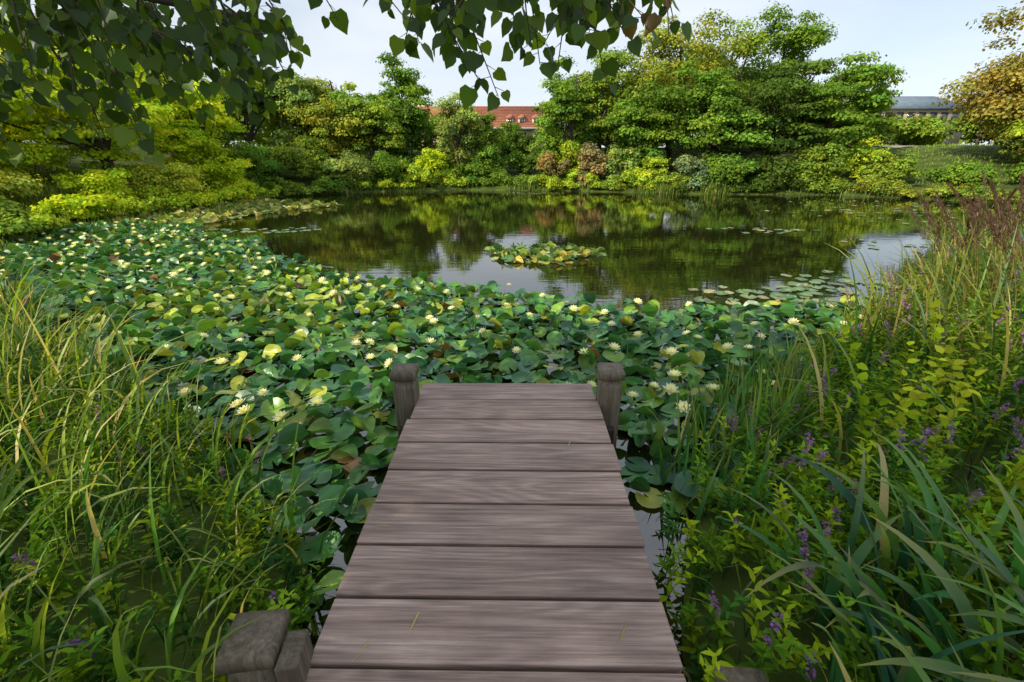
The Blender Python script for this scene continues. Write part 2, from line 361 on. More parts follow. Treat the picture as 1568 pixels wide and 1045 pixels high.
# ------------------------------------------------------------ buildings
def boxv(acc,x0,x1,y0,y1,z0,z1,mi,col=(.5,.5,.5)):
    v=[(x0,y0,z0),(x1,y0,z0),(x1,y1,z0),(x0,y1,z0),(x0,y0,z1),(x1,y0,z1),(x1,y1,z1),(x0,y1,z1)]
    f=[0,3,2,1,4,5,6,7,0,1,5,4,1,2,6,5,2,3,7,6,3,0,4,7]
    acc.add(v,f,[4]*6,np.array(col),mi)
def part(name,mats,fn,parent):
    a=Acc(); fn(a); return a.build(name,mats,False,parent)
house=bpy.data.objects.new('brick_house',None); scene.collection.objects.link(house)
hx0,hx1,hy0,hy1,ez,rz=-13.5,3.6,46,52,4.15,6.15
part('walls',[M_wall],lambda a:boxv(a,hx0,hx1,hy0,hy1,1.5,ez,0),house)
def roof(a):
    o=.3; ym=(hy0+hy1)/2
    v=[(hx0-o,hy0-o,ez-.05),(hx1+o,hy0-o,ez-.05),(hx1+o,ym,rz),(hx0-o,ym,rz),(hx0-o,hy1+o,ez-.05),(hx1+o,hy1+o,ez-.05)]
    a.add(v,[0,1,2,3, 3,2,5,4, 0,3,4, 1,5,2],[4,4,3,3],np.array([.4,.1,.05]),0)
    for k in range(1,14):
        f=k/14; y_=hy0-o+f*(ym-hy0+o); z_=ez-.05+f*(rz-ez+.05)
        boxv(a,hx0-o,hx1+o,y_-.03,y_+.02,z_-.0,z_+.035,0)
part('roof',[M_roof],roof,house)
def eave(a): boxv(a,hx0-.3,hx1+.3,hy0-.42,hy0-.31,ez-.16,ez-.03,0)
part('gutter',[M_white],eave,house)
def wins(a):
    for xx in np.arange(hx0+.8,hx1-.5,1.25):
        boxv(a,xx-.33,xx+.33,hy0-.03,hy0-.002,2.85,3.8,0)
def glz(a):
    for xx in np.arange(hx0+.8,hx1-.5,1.25):
        boxv(a,xx-.27,xx-.02,hy0-.05,hy0-.032,2.9,3.75,0); boxv(a,xx+.02,xx+.27,hy0-.05,hy0-.032,2.9,3.75,0)
part('window_frames',[M_white],wins,house); part('window_panes',[M_glass],glz,house)
dx=[-12,-9.6,-7.3,-5.0,-2.6,-.2,.9,2.2]
def dorm(a):
    for x in dx: boxv(a,x-.3,x+.3,hy0+.45,hy0+1.5,4.4,4.95,0)
def dormg(a):
    for x in dx:
        boxv(a,x-.22,x-.02,hy0+.42,hy0+.447,4.48,4.87,0); boxv(a,x+.02,x+.22,hy0+.42,hy0+.447,4.48,4.87,0)
def dormr(a):
    for x in dx:
        v=[(x-.4,hy0+.35,4.95),(x+.4,hy0+.35,4.95),(x,hy0+.35,5.22),(x-.4,hy0+2.2,5.3),(x+.4,hy0+2.2,5.3),(x,hy0+2.2,5.4)]
        a.add(v,[0,1,2, 0,2,5,3, 2,1,4,5, 0,3,4,1],[3,4,4,4],np.array([.4,.1,.05]),0)
part('dormer_windows',[M_white],dorm,house); part('dormer_panes',[M_glass],dormg,house); part('dormer_roofs',[M_roof],dormr,house)
off=bpy.data.objects.new('office_building',None); scene.collection.objects.link(off)
part('walls',[M_wall],lambda a:boxv(a,34,45,50,58,1.5,6.0,0),off)
def oroof(a):
    v=[(33.6,49.6,6.0),(45.4,49.6,6.0),(44.4,54,7.5),(35.2,54,7.5),(33.6,58.4,6.0),(45.4,58.4,6.0)]
    a.add(v,[0,1,2,3,3,2,5,4,0,3,4,1,5,2,0,4,5,1],[4,4,3,3,4],np.array([.1,.1,.1]),0)
part('roof',[M_slate],oroof,off)
def ow(a):
    for z in (2.4,3.7,4.9):
        for x in np.arange(34.6,44.3,1.1): boxv(a,x,x+.7,49.97,49.995,z,z+.8,0)
part('windows',[M_glass],ow,off)

# ------------------------------------------------------------ water lilies
def pad_template(seg=14):
    v=[(0,0,0)]; ang=np.linspace(math.radians(12),math.radians(348),seg)
    for a in ang: v.append((.55*math.cos(a),.55*math.sin(a),.015))
    for k,a in enumerate(ang):
        v.append((math.cos(a),math.sin(a),.07+.05*math.sin(3*a+.6)))
    l=[];c=[]
    for k in range(seg-1):
        l+=[0,1+k,2+k]; c.append(3)
        l+=[1+k,1+seg+k,2+seg+k,2+k]; c.append(4)
    return np.array(v),l,c
def pads(acc,pts,rmin,rmax,lift,tilt,cols,cw):
    n=len(pts)
    if n==0: return
    for variant in range(6):
        idx=np.arange(n)[variant::6]
        if len(idx)==0: continue
        tv,tl,tc=pad_template(); 
        fold=[0,.3,1.3,-.35,.7,2.0][variant]*(1 if tilt>.1 else .1)
        tv=tv.copy(); tv[:,2]+=fold*np.abs(tv[:,1])**1.4*.6+ (0 if tilt<.1 else .07)*np.sin(4*tv[:,0]+variant)*np.hypot(tv[:,0],tv[:,1])
        tv[:,1]*=(1-.25*abs(fold))
        m=len(idx)
        nr=norm(np.array([0,0,1.])+rng.normal(0,tilt,(m,3))*np.array([1,1,0])); ax=rdir(m); ax[:,2]=0
        ax=norm(ax-nr*np.sum(ax*nr,1,keepdims=True))
        s=rng.uniform(rmin,rmax,m)
        P3=np.column_stack([pts[idx],.012+rng.uniform(0,1,m)**1.3*lift])
        ci=rng.choice(len(cols),m,p=cw); C=np.array(cols)[ci]*rng.uniform(.7,1.3,m)[:,None]*1.2
        tcol=np.ones((len(tv),3)); tcol[0]=(1.5,1.4,1.1)
        acc.inst(tv,tl,tc,frames(ax,nr,s),P3,C,0,tcol)
def jitter(poly,sp,keep=1.0):
    mn=poly.min(0); mx=poly.max(0)
    xs=np.arange(mn[0],mx[0],sp); ys=np.arange(mn[1],mx[1],sp)
    G=np.stack(np.meshgrid(xs,ys),-1).reshape(-1,2); G=G+rng.uniform(-.5,.5,G.shape)*sp
    G=G[inside(G,poly)]; G=G[rng.random(len(G))<keep]
    G=G[sdist(G)<.12]
    bad=(G[:,0]>-.80)&(G[:,0]<.74)&(G[:,1]<3.2)
    return G[~bad]
def ell(cx,cy,rx,ry,n=18,wob=.12):
    a=np.linspace(0,2*math.pi,n,endpoint=False); f=1+wob*np.sin(3*a+cx)+wob*np.cos(5*a)
    return np.stack([cx+rx*f*np.cos(a),cy+ry*f*np.sin(a)],-1)
LILY=np.array([(-1.0,1.35),(-.80,1.35),(-.80,3.1),(.75,3.1),(.72,2.0),(1.2,2.1),(1.8,2.6),(3,3.9),(5.2,6.0),(4.5,5.9),(3.7,6.0),(3.0,5.6),(2.4,5.75),(1.8,5.6),(1.27,5.8),(.6,6.2),(-.2,6.6),(-.9,6.9),(-1.5,7.3),(-2.2,7.1),(-2.85,7.4),(-3.6,8.3),(-4.8,9.1),(-5.8,10.5),(-8.1,11.9),(-8.8,13.2),(-12,13.5),(-12.2,9.5),(-6.8,5.7),(-4,3.6),(-2.3,2.6),(-1.3,1.8)])
pcols=[(.045,.15,.035),(.07,.19,.03),(.035,.12,.05),(.13,.24,.025),(.27,.30,.03),(.18,.10,.03)]
pw=[.32,.28,.18,.15,.06,.01]
la=Acc()
G=jitter(LILY,.112)
nearj=((G[:,1]<1.9)&(G[:,0]<0))|((G[:,0]>0)&(G[:,1]<2.75)&(G[:,0]<1.4))
G=G[~(nearj&(rng.random(len(G))<.4))]
sunw=np.exp(-(((G[:,0]+3.6)/2.0)**2+((G[:,1]-6.2)/1.1)**2))  # sunlit patch on the left lilies, put into the pad colours
sunlit=rng.random(len(G))<sunw*.7
low=rng.random(len(G))<.3
pads(la,G[sunlit],.06,.105,.12,.35,[(.17,.27,.02),(.28,.35,.025),(.08,.18,.03)],[.5,.3,.2])
pads(la,G[~sunlit&low],.065,.11,.02,.06,pcols,pw)
pads(la,G[~sunlit&~low],.065,.115,.13,.38,pcols,pw)
la.build('water_lily_pads',[M_pad],True)
la=Acc(); G=jitter(ell(.62,9.4,1.15,.85),.14); pads(la,G,.08,.12,.07,.25,[(.12,.20,.03),(.25,.28,.03),(.05,.13,.03),(.36,.30,.05)],[.4,.25,.25,.1]); la.build('water_lily_pads',[M_pad],True)
la=Acc(); G=jitter(np.array([(-6.6,19.2),(-8,17.3),(-8.8,15),(-9.2,13.6),(-12,13),(-12,18),(-10.5,20.5)]),.2); pads(la,G,.1,.17,.06,.18,[(.14,.2,.03),(.26,.28,.04),(.36,.32,.08)],[.5,.3,.2]); la.build('water_lily_pads',[M_pad],True)
la=Acc()
for (e,sp,k) in [(ell(6.5,12.6,1.6,.55),.26,.6),(ell(12.6,16.2,3.2,2.6),.4,.22),(ell(14.5,19.5,3.2,1.6),.4,.18),(ell(8.4,10.4,1.2,.8),.3,.3),(ell(3.9,6.5,1.4,.6),.17,.5),(ell(5.3,7.1,.9,.8),.19,.45),(ell(-6.8,12.6,1.6,.5),.2,.5),(ell(1.5,25.3,2.0,.5),.3,.4)]:
    G=jitter(e,sp,k); pads(la,G,.07,.12,.006,.03,[(.10,.17,.05),(.17,.22,.07),(.24,.24,.10)],[.5,.3,.2])
la.build('water_lily_pads',[M_pad],True)

def flower_template():
    V=[];Lp=[];C=[];K=[]
    def petal(az,el,ln,wd,col):
        o=len(V); p=[(0,0,0),(-wd*.8,.35*ln,.02),(0,.4*ln,-.04*ln),(wd*.8,.35*ln,.02),(-wd*.75,.72*ln,.05*ln),(0,.75*ln,0),(wd*.75,.72*ln,.05*ln),(0,ln,.06*ln)]
        ce,se=math.cos(el),math.sin(el); ca,sa=math.cos(az),math.sin(az)
        for q in p:
            y=q[1]*ce-q[2]*se; z=q[1]*se+q[2]*ce; x=q[0]
            V.append((x*ca-y*sa,x*sa+y*ca,z)); K.append(col)
        for f in ([0,2,1],[0,3,2],[1,2,5,4],[2,3,6,5],[4,5,7],[5,6,7]): Lp.extend([o+a for a in f]); C.append(len(f))
    for k in range(8): petal(k*math.pi/4,.28,1,.24,(.9,.92,.8))
    for k in range(8): petal(k*math.pi/4+.39,.7,.92,.21,(1,1,.92))
    for k in range(6): petal(k*math.pi/3+.2,1.1,.75,.17,(1,1,.85))
    for k in range(10): petal(k*.63,1.15+.2*(k%2),.38,.06,(1,.62,.05))
    return np.array(V),Lp,C,np.array(K)
fv,fl,fc,fk=flower_template()
fa=Acc()
F=[(-2.0,2.95),(-1.66,2.82),(-1.52,2.72),(-1.5,3.05),(-1.35,3.95),(-1.6,4.3),(-2.3,4.6),(1.0,4.1),(.95,3.15),(1.18,3.35),(1.3,3.3),(1.65,3.3),(.7,4.0),(-.9,4.9),(.2,5.1),(.75,5.3),(1.9,4.6),(2.6,4.4),(-.4,5.0),(2.2,3.6),(3.2,4.9)]
G=jitter(LILY,.5,.5); G=G[G[:,1]>2.8]; F=np.concatenate([np.array(F),G, jitter(np.array([(-12,10),(-8,7.5),(-3.5,6.5),(-5,9),(-9,12.5)]),.45,.5)])
m=len(F); nr=norm(np.array([0,0,1.])+rng.normal(0,.25,(m,3))*np.array([1,1,0])); ax=rdir(m); ax[:,2]=0; ax=norm(ax-nr*np.sum(ax*nr,1,keepdims=True))
fs=rng.uniform(.048,.078,m); fs3=np.stack([fs,fs,fs*rng.uniform(.7,1.2,m)],-1)
fa.inst(fv,fl,fc,frames(ax,nr,fs3),np.column_stack([F,rng.uniform(.13,.19,m)]),np.array([[.9,.9,.78]])*rng.uniform(.9,1.05,m)[:,None],0,fk)
fa.build('water_lily_flowers',[M_petal],True)

# ------------------------------------------------------------ blades / reeds / leafy herbs
def blades(acc,P3,Ln,w,az,th0,bend,C,S=6,tip=None,fold=0.0,mi=0,pw_=1.6):
    n=len(P3)
    if n==0: return None
    s=np.linspace(0,1,S+1); th=th0[:,None]+bend[:,None]*s[None]**pw_
    dirh=np.stack([np.cos(az),np.sin(az),0*az],-1)
    thm=(th[:,1:]+th[:,:-1])/2; st=(Ln/S)[:,None]
    hx=np.concatenate([np.zeros((n,1)),np.cumsum(np.sin(thm)*st,1)],1); hz=np.concatenate([np.zeros((n,1)),np.cumsum(np.cos(thm)*st,1)],1)
    c=P3[:,None]+hx[...,None]*dirh[:,None]+hz[...,None]*np.array([0,0,1.])
    side=np.stack([-np.sin(az),np.cos(az),0*az],-1)
    tw=rng.normal(0,.5,n)
    T=np.sin(th)[...,None]*dirh[:,None]+np.cos(th)[...,None]*np.array([0,0,1.])
    Nn=np.cross(np.broadcast_to(side[:,None],T.shape),T)
    ca=np.cos(tw)[:,None,None]; sa=np.sin(tw)[:,None,None]
    sv=side[:,None]*ca+Nn*sa; nv=Nn*ca-side[:,None]*sa
    prof=(np.minimum(1,.55+2.2*s)*(1-s**2.6)).clip(.03,1)
    hw=(w[:,None]*prof[None])[...,None]*.5
    V=np.stack([c-sv*hw,c+nv*hw*fold*2,c+sv*hw],2)
    base=(np.arange(n)*(S+1)*3)[:,None,None]; i=(np.arange(S)*3)[None,:,None]
    q1=np.concatenate([base+i,base+i+1,base+i+4,base+i+3],-1); q2=np.concatenate([base+i+1,base+i+2,base+i+5,base+i+4],-1)
    q=np.stack([q1,q2],2).reshape(-1)
    cc=np.repeat(C[:,None,:],S+1,1)
    if tip is not None:
        m_=(s[None,:,None]**3)*rng.uniform(0,1,n)[:,None,None]; cc=cc*(1-m_)+np.array(tip)*m_
    K=np.repeat(cc[:,:,None,:],3,2)
    acc.add(V.reshape(-1,3),q,np.full(n*S*2,4),K.reshape(-1,3),mi)
    return c,T
def scatter(n,box,cond):
    out=[];k=0
    while k<n:
        P=np.column_stack([rng.uniform(box[0],box[1],4*n),rng.uniform(box[2],box[3],4*n)])
        P=P[cond(P)]; out.append(P); k+=len(P)
        if len(P)==0: break
    return np.concatenate(out)[:n]
def on3(P): return np.column_stack([P,np.maximum(gz(P),-.08)-.02])
nojetty=lambda P:~((P[:,0]>-.77)&(P[:,0]<.66)&(P[:,1]<3.2))
gcols=np.array([(.08,.20,.02),(.14,.28,.02),(.05,.14,.03),(.24,.34,.03),(.03,.10,.02)])
straw=np.array([(.55,.46,.20),(.46,.40,.13)])
def grass(acc,P,l0,l1,w0,w1,b0,b1,strawf=.06,cols=gcols,S=6,fold=.0,azm=None,tip=(.42,.38,.1),br=1.0):
    n=len(P); C=cols[rng.integers(0,len(cols),n)]*rng.uniform(.6,1.4,n)[:,None]*br
    sf=rng.random(n)<strawf; C[sf]=straw[rng.integers(0,2,sf.sum())]*rng.uniform(.7,1.2,sf.sum())[:,None]
    az=rng.uniform(0,2*math.pi,n) if azm is None else rng.normal(azm,.9,n)
    return blades(acc,on3(P),rng.uniform(l0,l1,n),rng.uniform(w0,w1,n),az,rng.uniform(.02,.25,n),rng.uniform(b0,b1,n),C,S,tip,fold)
ga=Acc()
P=scatter(1900,(-7,-.80,.3,6.2),lambda P:(sdist(P)>-.12)&(sdist(P)<2.4)&nojetty(P))
grass(ga,P,.25,.55,.008,.017,.3,1.7,.06,br=.85)
P=scatter(400,(-4.5,-.95,.7,4.0),lambda P:(sdist(P)>-.12)&(sdist(P)<1.5)&nojetty(P))
grass(ga,P,.5,1.0,.012,.026,.5,2.0,.16,azm=.2,fold=.12)
P=scatter(260,(-7,-2.4,2.2,6),lambda P:(sdist(P)>.05)&(sdist(P)<1.6))
grass(ga,P,.7,1.15,.015,.028,.2,1.4,.1,fold=.1)
ga.build('bank_grass',[M_blade],True)
ga=Acc()
P=scatter(1700,(.68,7.5,.3,7),lambda P:(sdist(P)>-.12)&(sdist(P)<2.6)&nojetty(P))
grass(ga,P,.25,.5,.008,.016,.3,1.5,.04,br=.7)
P=scatter(420,(1.9,8.5,1.8,8.5),lambda P:(sdist(P)>-.05)&(sdist(P)<1.9))
grass(ga,P,.5,1.0,.013,.025,.3,1.6,.14,azm=2.9,br=.9)
ga.build('bank_grass',[M_blade],True)
ra=Acc()
bluish=np.array([(.05,.18,.05),(.07,.22,.04),(.13,.26,.03),(.04,.12,.04)])
P=scatter(230,(.95,2.4,2.3,4.2),lambda P:(sdist(P)>-.35)&(sdist(P)<.2)&nojetty(P))
grass(ra,P,.4,.75,.014,.026,.1,.8,.02,bluish,7,.15)
P=scatter(400,(3.0,9,2.2,9),lambda P:(sdist(P)>.1)&(sdist(P)<2.5))
grass(ra,P,.75,1.3,.016,.034,.2,1.4,.16,np.concatenate([bluish,[(.22,.26,.04)]]),7,.1,azm=2.8,br=.9)
ra.build('reeds',[M_blade],True)
pl=Acc()
P=np.concatenate([scatter(60,(4.4,7.5,2.8,7),lambda P:(sdist(P)>.5)&(sdist(P)<2.2)),scatter(60,(3.6,6.2,3.0,4.9),lambda P:(sdist(P)>.4))]); n_=len(P)
az=rng.normal(2.9,.6,n_); Lh=rng.uniform(1.1,1.6,n_)
c,Tn=blades(pl,on3(P),Lh,np.full(n_,.007),az,rng.uniform(0,.15,n_),rng.uniform(.2,.9,n_),np.tile([[.25,.2,.08]],(n_,1)),8)
k=120; idx=np.repeat(np.arange(n_),k); tt=rng.uniform(5.6,8,len(idx)); i0=np.minimum(tt.astype(int),7); fr=(tt-i0)[:,None]
pos=c[idx,i0]*(1-fr)+c[idx,i0+1]*fr; dr=norm(Tn[idx,i0]*1.2+rdir(len(idx))*.6); pos=pos+dr*.01+rdir(len(idx))*(.038*(1-(tt-5.6)/2.5))[:,None]
pl.inst(LQ,[0,1,2,3],[4],frames(dr,rdir(len(idx)),np.stack([np.full(len(idx),.009),np.full(len(idx),.042),np.full(len(idx),.01)],-1)),pos,np.array([[.12,.07,.05]])*rng.uniform(.6,1.5,len(idx))[:,None])
pl.build('reed_plumes',[M_blade],True)
ia=Acc()
iris=np.array([(.035,.16,.07),(.05,.21,.06),(.03,.12,.07),(.10,.24,.04)])
P=scatter(120,(1.0,1.9,.5,1.35),lambda P:(P[:,0]-P[:,1]*.45>.62))
grass(ia,P,.45,.85,.032,.056,.6,2.1,.03,iris,10,.16,azm=2.8)
P=scatter(26,(.95,1.5,1.75,2.4),lambda P:sdist(P)>-.25)
grass(ia,P,.4,.7,.018,.03,.1,.7,.0,iris,9,.15)
ia.build('iris_plant',[M_blade],True)

LL=np.array([(0,0,0),(-.16,.3,.05),(0,.35,0),(.16,.3,.05),(-.13,.65,.03),(0,.68,-.02),(.13,.65,.03),(0,1,-.12)])
LLl=[0,2,1,0,3,2,1,2,5,4,2,3,6,5,4,5,7,5,6,7]; LLc=[3,3,4,4,3,3]
def herbs(acc,P,h0,h1,nleaf,l0,l1,cols,wsc=1.0,flower=None,ff=.2):
    n=len(P); az=rng.uniform(0,6.28,n); H=rng.uniform(h0,h1,n)
    C=cols[rng.integers(0,len(cols),n)]*rng.uniform(.6,1.3,n)[:,None]
    c,T=blades(acc,on3(P),H,np.full(n,.006),az,rng.uniform(0,.2,n),rng.uniform(.1,.7,n),C*.7,6)
    idx=np.repeat(np.arange(n),nleaf); u=np.tile(np.linspace(.25,1,nleaf),n)+rng.normal(0,.015,n*nleaf); u=u.clip(.1,.999)*6
    i0=u.astype(int).clip(0,5); fr=(u-i0)[:,None]; pos=c[idx,i0]*(1-fr)+c[idx,i0+1]*fr
    a=np.tile(np.arange(nleaf)*2.4,n)+np.repeat(rng.uniform(0,6,n),nleaf)
    el=rng.normal(.45,.3,n*nleaf)
    ax=np.stack([np.cos(a)*np.cos(el),np.sin(a)*np.cos(el),np.sin(el)],-1)
    nr=np.array([0,0,1.])+rng.normal(0,.25,(n*nleaf,3))
    s=rng.uniform(l0,l1,n*nleaf)*(1.15-.5*u/6); S3=np.stack([s*wsc,s,s],-1)
    Cl=C[idx]*rng.uniform(.8,1.25,n*nleaf)[:,None]*(1+.35*(u/6)[:,None]*np.array([1,.7,0]))
    acc.inst(LL,LLl,LLc,frames(ax,nr,S3),pos,Cl)
    if flower is not None:
        f=np.where(rng.random(n)<ff)[0]; k=45; idx=np.repeat(f,k); u=rng.uniform(4.2,6,len(idx)).clip(0,5.999); i0=u.astype(int); fr=(u-i0)[:,None]
        pos=c[idx,i0]*(1-fr)+c[idx,i0+1]*fr+np.array([0,0,.03]); d=rdir(len(idx)); pos=pos+d*.012
        acc.inst(LQ,[0,1,2,3],[4],frames(d,rdir(len(idx)),np.full(len(idx),.013)),pos,np.array([flower])*rng.uniform(.6,1.4,len(idx))[:,None])
hc=np.array([(.09,.21,.02),(.13,.26,.02),(.24,.35,.02),(.05,.14,.03)])
ha=Acc()
P=scatter(850,(.68,4.2,.4,4.4),lambda P:(sdist(P)>-.12)&(sdist(P)<1.9)&nojetty(P))
herbs(ha,P,.24,.52,22,.05,.09,hc,1.0,(.32,.17,.40),.15)
P=scatter(450,(3,8,2,8),lambda P:(sdist(P)>.0)&(sdist(P)<2.5))
herbs(ha,P,.4,.85,26,.06,.1,np.array([(.09,.17,.025),(.17,.22,.03),(.15,.12,.04)]),.9,(.32,.17,.38),.14)
ha.build('loosestrife_plants',[M_leaf],True)
ha=Acc()
P=scatter(700,(-5,-.80,.4,4.4),lambda P:(sdist(P)>-.08)&(sdist(P)<1.8)&nojetty(P))
herbs(ha,P,.2,.42,20,.05,.09,hc*.75,1.0,(.25,.14,.32),.02)
ha.build('willowherb_plants',[M_leaf],True)
ha=Acc(); P=scatter(14,(1.9,2.7,1.3,2.3),lambda P:sdist(P)>.1)
herbs(ha,P,.7,1.0,20,.06,.09,np.array([(.26,.40,.02),(.32,.38,.03)]),2.2)
ha.build('bindweed_vine',[M_leaf],True)

fa=Acc()
patch=lambda P:(np.sin(P[:,0]*1.9)+np.sin(P[:,0]*.83+1)+rng.normal(0,.3,len(P))>.35)
P=scatter(1300,(2,12,22.5,27.5),lambda P:(np.abs(sdist(P)-.25)<.35)&patch(P)); grass(fa,P,.3,.85,.025,.045,.1,.9,.05,np.array([(.18,.28,.03),(.11,.20,.03)]),3)
P=scatter(500,(-9,3,23,28),lambda P:(np.abs(sdist(P)-.2)<.3)&patch(P)); grass(fa,P,.15,.45,.025,.045,.1,.9,.05,np.array([(.16,.24,.03),(.10,.18,.03)]),3)
P=scatter(900,(14,22,14,25),lambda P:(np.abs(sdist(P)-.2)<.4)); grass(fa,P,.15,.5,.025,.045,.1,.9,.05,np.array([(.12,.2,.03),(.08,.15,.03)]),3)
P=scatter(11000,(-20,-10,5,23),lambda P:(sdist(P)>-.1)&(sdist(P)<6)); grass(fa,P,.12,.35,.018,.035,.2,1.3,.06,np.array([(.30,.42,.03),(.24,.36,.03),(.32,.36,.05),(.16,.26,.03)]),3)
P=scatter(3500,(8,22,8,20),lambda P:(sdist(P)>-.1)&(sdist(P)<2.5)); grass(fa,P,.2,.5,.018,.035,.2,1.2,.1,np.array([(.10,.16,.03),(.13,.16,.04),(.15,.21,.03)]),3)
fa.build('shore_reeds',[M_blade],True)
la_=Acc()
P=scatter(16000,(-6,40,22,46),lambda P:(sdist(P)>.3)&((P[:,0]<4)|(P[:,0]>20))&(np.abs(P[:,1]-(31+.5*np.maximum(P[:,0]-24,0)+.7))>1.2)); grass(la_,P,.08,.18,.03,.05,.1,1.0,.02,np.array([(.20,.38,.02),(.24,.42,.03)]),2)
la_.build('lawn_grass',[M_blade],True)

# ------------------------------------------------------------ jetty
def bevbox(name,sx,sy,sz,loc,mat,parent,bev=.006,rot=0):
    bpy.ops.mesh.primitive_cube_add(size=1,location=(0,0,0)); o=bpy.context.object; o.name=name
    for v in o.data.vertices: v.co=Vector((v.co.x*sx,v.co.y*sy,v.co.z*sz))
    b=o.modifiers.new('b','BEVEL'); b.width=bev; b.segments=2
    o.location=loc; o.rotation_euler=(0,0,rot); o.data.materials.append(mat); o.parent=parent; return o
jet=bpy.data.objects.new('wooden_jetty',None); scene.collection.objects.link(jet)
pitch=.2585; yaw=-.013
for k in range(19):
    yc=3.065-pitch/2-k*pitch
    xc=-.035-(3.06-yc)*.013+rng.normal(0,.004)
    o=bevbox('plank_%d'%(k+1),1.275+rng.uniform(-.014,.014),pitch-.017,.04,(xc,yc,.33+rng.normal(0,.0015)),M_plank,jet,.004,rng.normal(yaw,.0018))
    o.rotation_euler[0]=rng.normal(0,.005)
for j,xx in enumerate((-.52,-.04,.46)):
    bevbox('stringer_%d'%(j+1),.08,4.7,.12,(xx-.02,.68,.245),M_beam,jet,.005,yaw)
for j,yy in enumerate((2.72,.9)):
    bevbox('crossbeam_%d'%(j+1),1.5,.07,.12,(-.04,yy,.122),M_beam,jet,.005,yaw)
bevbox('brace',.07,.13,.75,(-.715,.985,.09),M_post,jet,.006,.12)
def post(x,y,top,w,rot,bot=-.8):
    prof=[(bot,w*.5,.010),(top-.14,w*.5,.010),(top-.105,w*.47,.012),(top-.095,w*.40,.010),(top-.072,w*.40,.010),(top-.062,w*.56,.004),(top-.02,w*.58,.004),(top-.004,w*.53,.006),(top+.004,w*.18,.004)]
    V=[];
    for (z,h,c) in prof:
        for (sx,sy,a) in ((1,-1,0),(1,1,1),(-1,1,0),(-1,-1,1)):
            if a==0: pts=((sx*(h-c),sy*h),(sx*h,sy*(h-c)))
            else: pts=((sx*h,sy*(h-c)),(sx*(h-c),sy*h))
            for p in pts: V.append((p[0],p[1],z))
    n_=8; Lp=[];C=[]
    for i in range(len(prof)-1):
        for j in range(n_):
            Lp+=[i*n_+j,i*n_+(j+1)%n_,(i+1)*n_+(j+1)%n_,(i+1)*n_+j]; C.append(4)
    Lp+=[(len(prof)-1)*n_+j for j in range(n_)]; C.append(n_)
    a=Acc(); a.add(V,Lp,C,np.array([.2,.2,.2])); o=a.build('wooden_post',[M_post]); o.location=(x,y,0); o.rotation_euler=(0,0,rot); return o
post(-.735,2.80,.60,.15,.02); post(.675,2.80,.605,.15,-.04)
post(-.84,1.0,.52,.15,.12); post(.765,.93,.34,.15,-.1)
da=Acc(); n_=5
DP=np.array([(-.56,1.62,.352),(-.50,1.1,.353),(-.35,1.2,.352),(.42,1.15,.352),(.35,2.3,.352)])
blades(da,DP,rng.uniform(.05,.15,n_),rng.uniform(.004,.009,n_),rng.uniform(0,6.28,n_),np.full(n_,1.45),np.full(n_,.06),straw[rng.integers(0,2,n_)],5)
da.build('fallen_grass',[M_blade],True)

# ------------------------------------------------------------ overhanging linden
HL=np.array([(0,0,0),(-.3,-.06,.03),(-.5,.2,.06),(-.42,.55,.05),(-.17,.85,.0),(0,1.08,-.08),(.17,.85,.0),(.42,.55,.05),(.5,.2,.06),(.3,-.06,.03),(0,.3,-.04),(0,.65,-.04)])
HLl=[0,10,2,1, 10,11,3,2, 11,5,4,3, 0,9,8,10, 10,8,7,11, 11,7,6,5]; HLc=[4]*6
oa=Acc(); TX,TY=-4.6,-2.6; tz=gz1(TX,TY)
sp=smoothpath([(TX,TY,tz-.2),(TX+.1,TY,1.5),(TX+.25,TY+.15,3.2),(TX+.2,TY+.1,5.2),(TX,TY,7)],6); tube(oa,sp,np.linspace(.26,.06,len(sp)),12,mi=1)
limbs=[([(TX+.2,TY+.1,2.6),(-3.5,-.6,3.1),(-2.6,1.2,2.85),(-1.9,2.1,2.62),(-1.2,2.7,2.55)],.07),
       ([(TX+.2,TY+.1,3.0),(-3.0,-.6,3.5),(-1.6,.9,3.3),(-.5,1.9,2.9),(.1,2.3,2.72),(.75,2.6,2.66)],.06),
       ([(TX+.2,TY+.1,2.4),(-3.9,.0,2.7),(-3.1,1.6,2.6),(-2.5,2.4,2.45)],.05)]
for p,r_ in limbs:
    s_=smoothpath(p,7); tube(oa,s_,np.linspace(r_,.008,len(s_)),8,mi=1)
tw=[]
def addtw(a,b,sag=.05): tw.append((np.array(a,float),np.array(b,float),sag))
Cn=[(-.40,2.2,2.66,-.13,2.2,2.22),(-.32,2.25,2.7,-.06,2.25,2.18),(-.27,2.15,2.7,-.20,2.2,2.3),(-.05,2.2,2.75,.12,2.25,2.3),(.22,2.35,2.72,.2,2.3,2.3),(.3,2.3,2.7,.42,2.3,2.24),(.5,2.45,2.7,.6,2.4,2.43),(.6,2.45,2.7,.72,2.4,2.48),(-.45,2.3,2.75,-.3,2.35,2.38),(0,2.3,2.75,.02,2.35,2.38),(.12,2.3,2.7,.3,2.3,2.42),(-.7,2.3,2.75,-.72,2.25,2.46),(-.2,2.35,2.72,.05,2.4,2.46),(.35,2.4,2.7,.5,2.35,2.42),(-.5,2.2,2.75,-.42,2.15,2.44),(.15,2.2,2.7,.08,2.2,2.36)]
for a in Cn: addtw(a[:3],a[3:])
for k in range(26):
    x=rng.uniform(-.5,.6); y=rng.uniform(2.1,2.6)
    addtw((x,y,2.75),(x+rng.uniform(-.1,.15),y+rng.uniform(-.1,.1),rng.uniform(2.38,2.54)+.1*(y-2.2)),rng.uniform(-.03,.05))
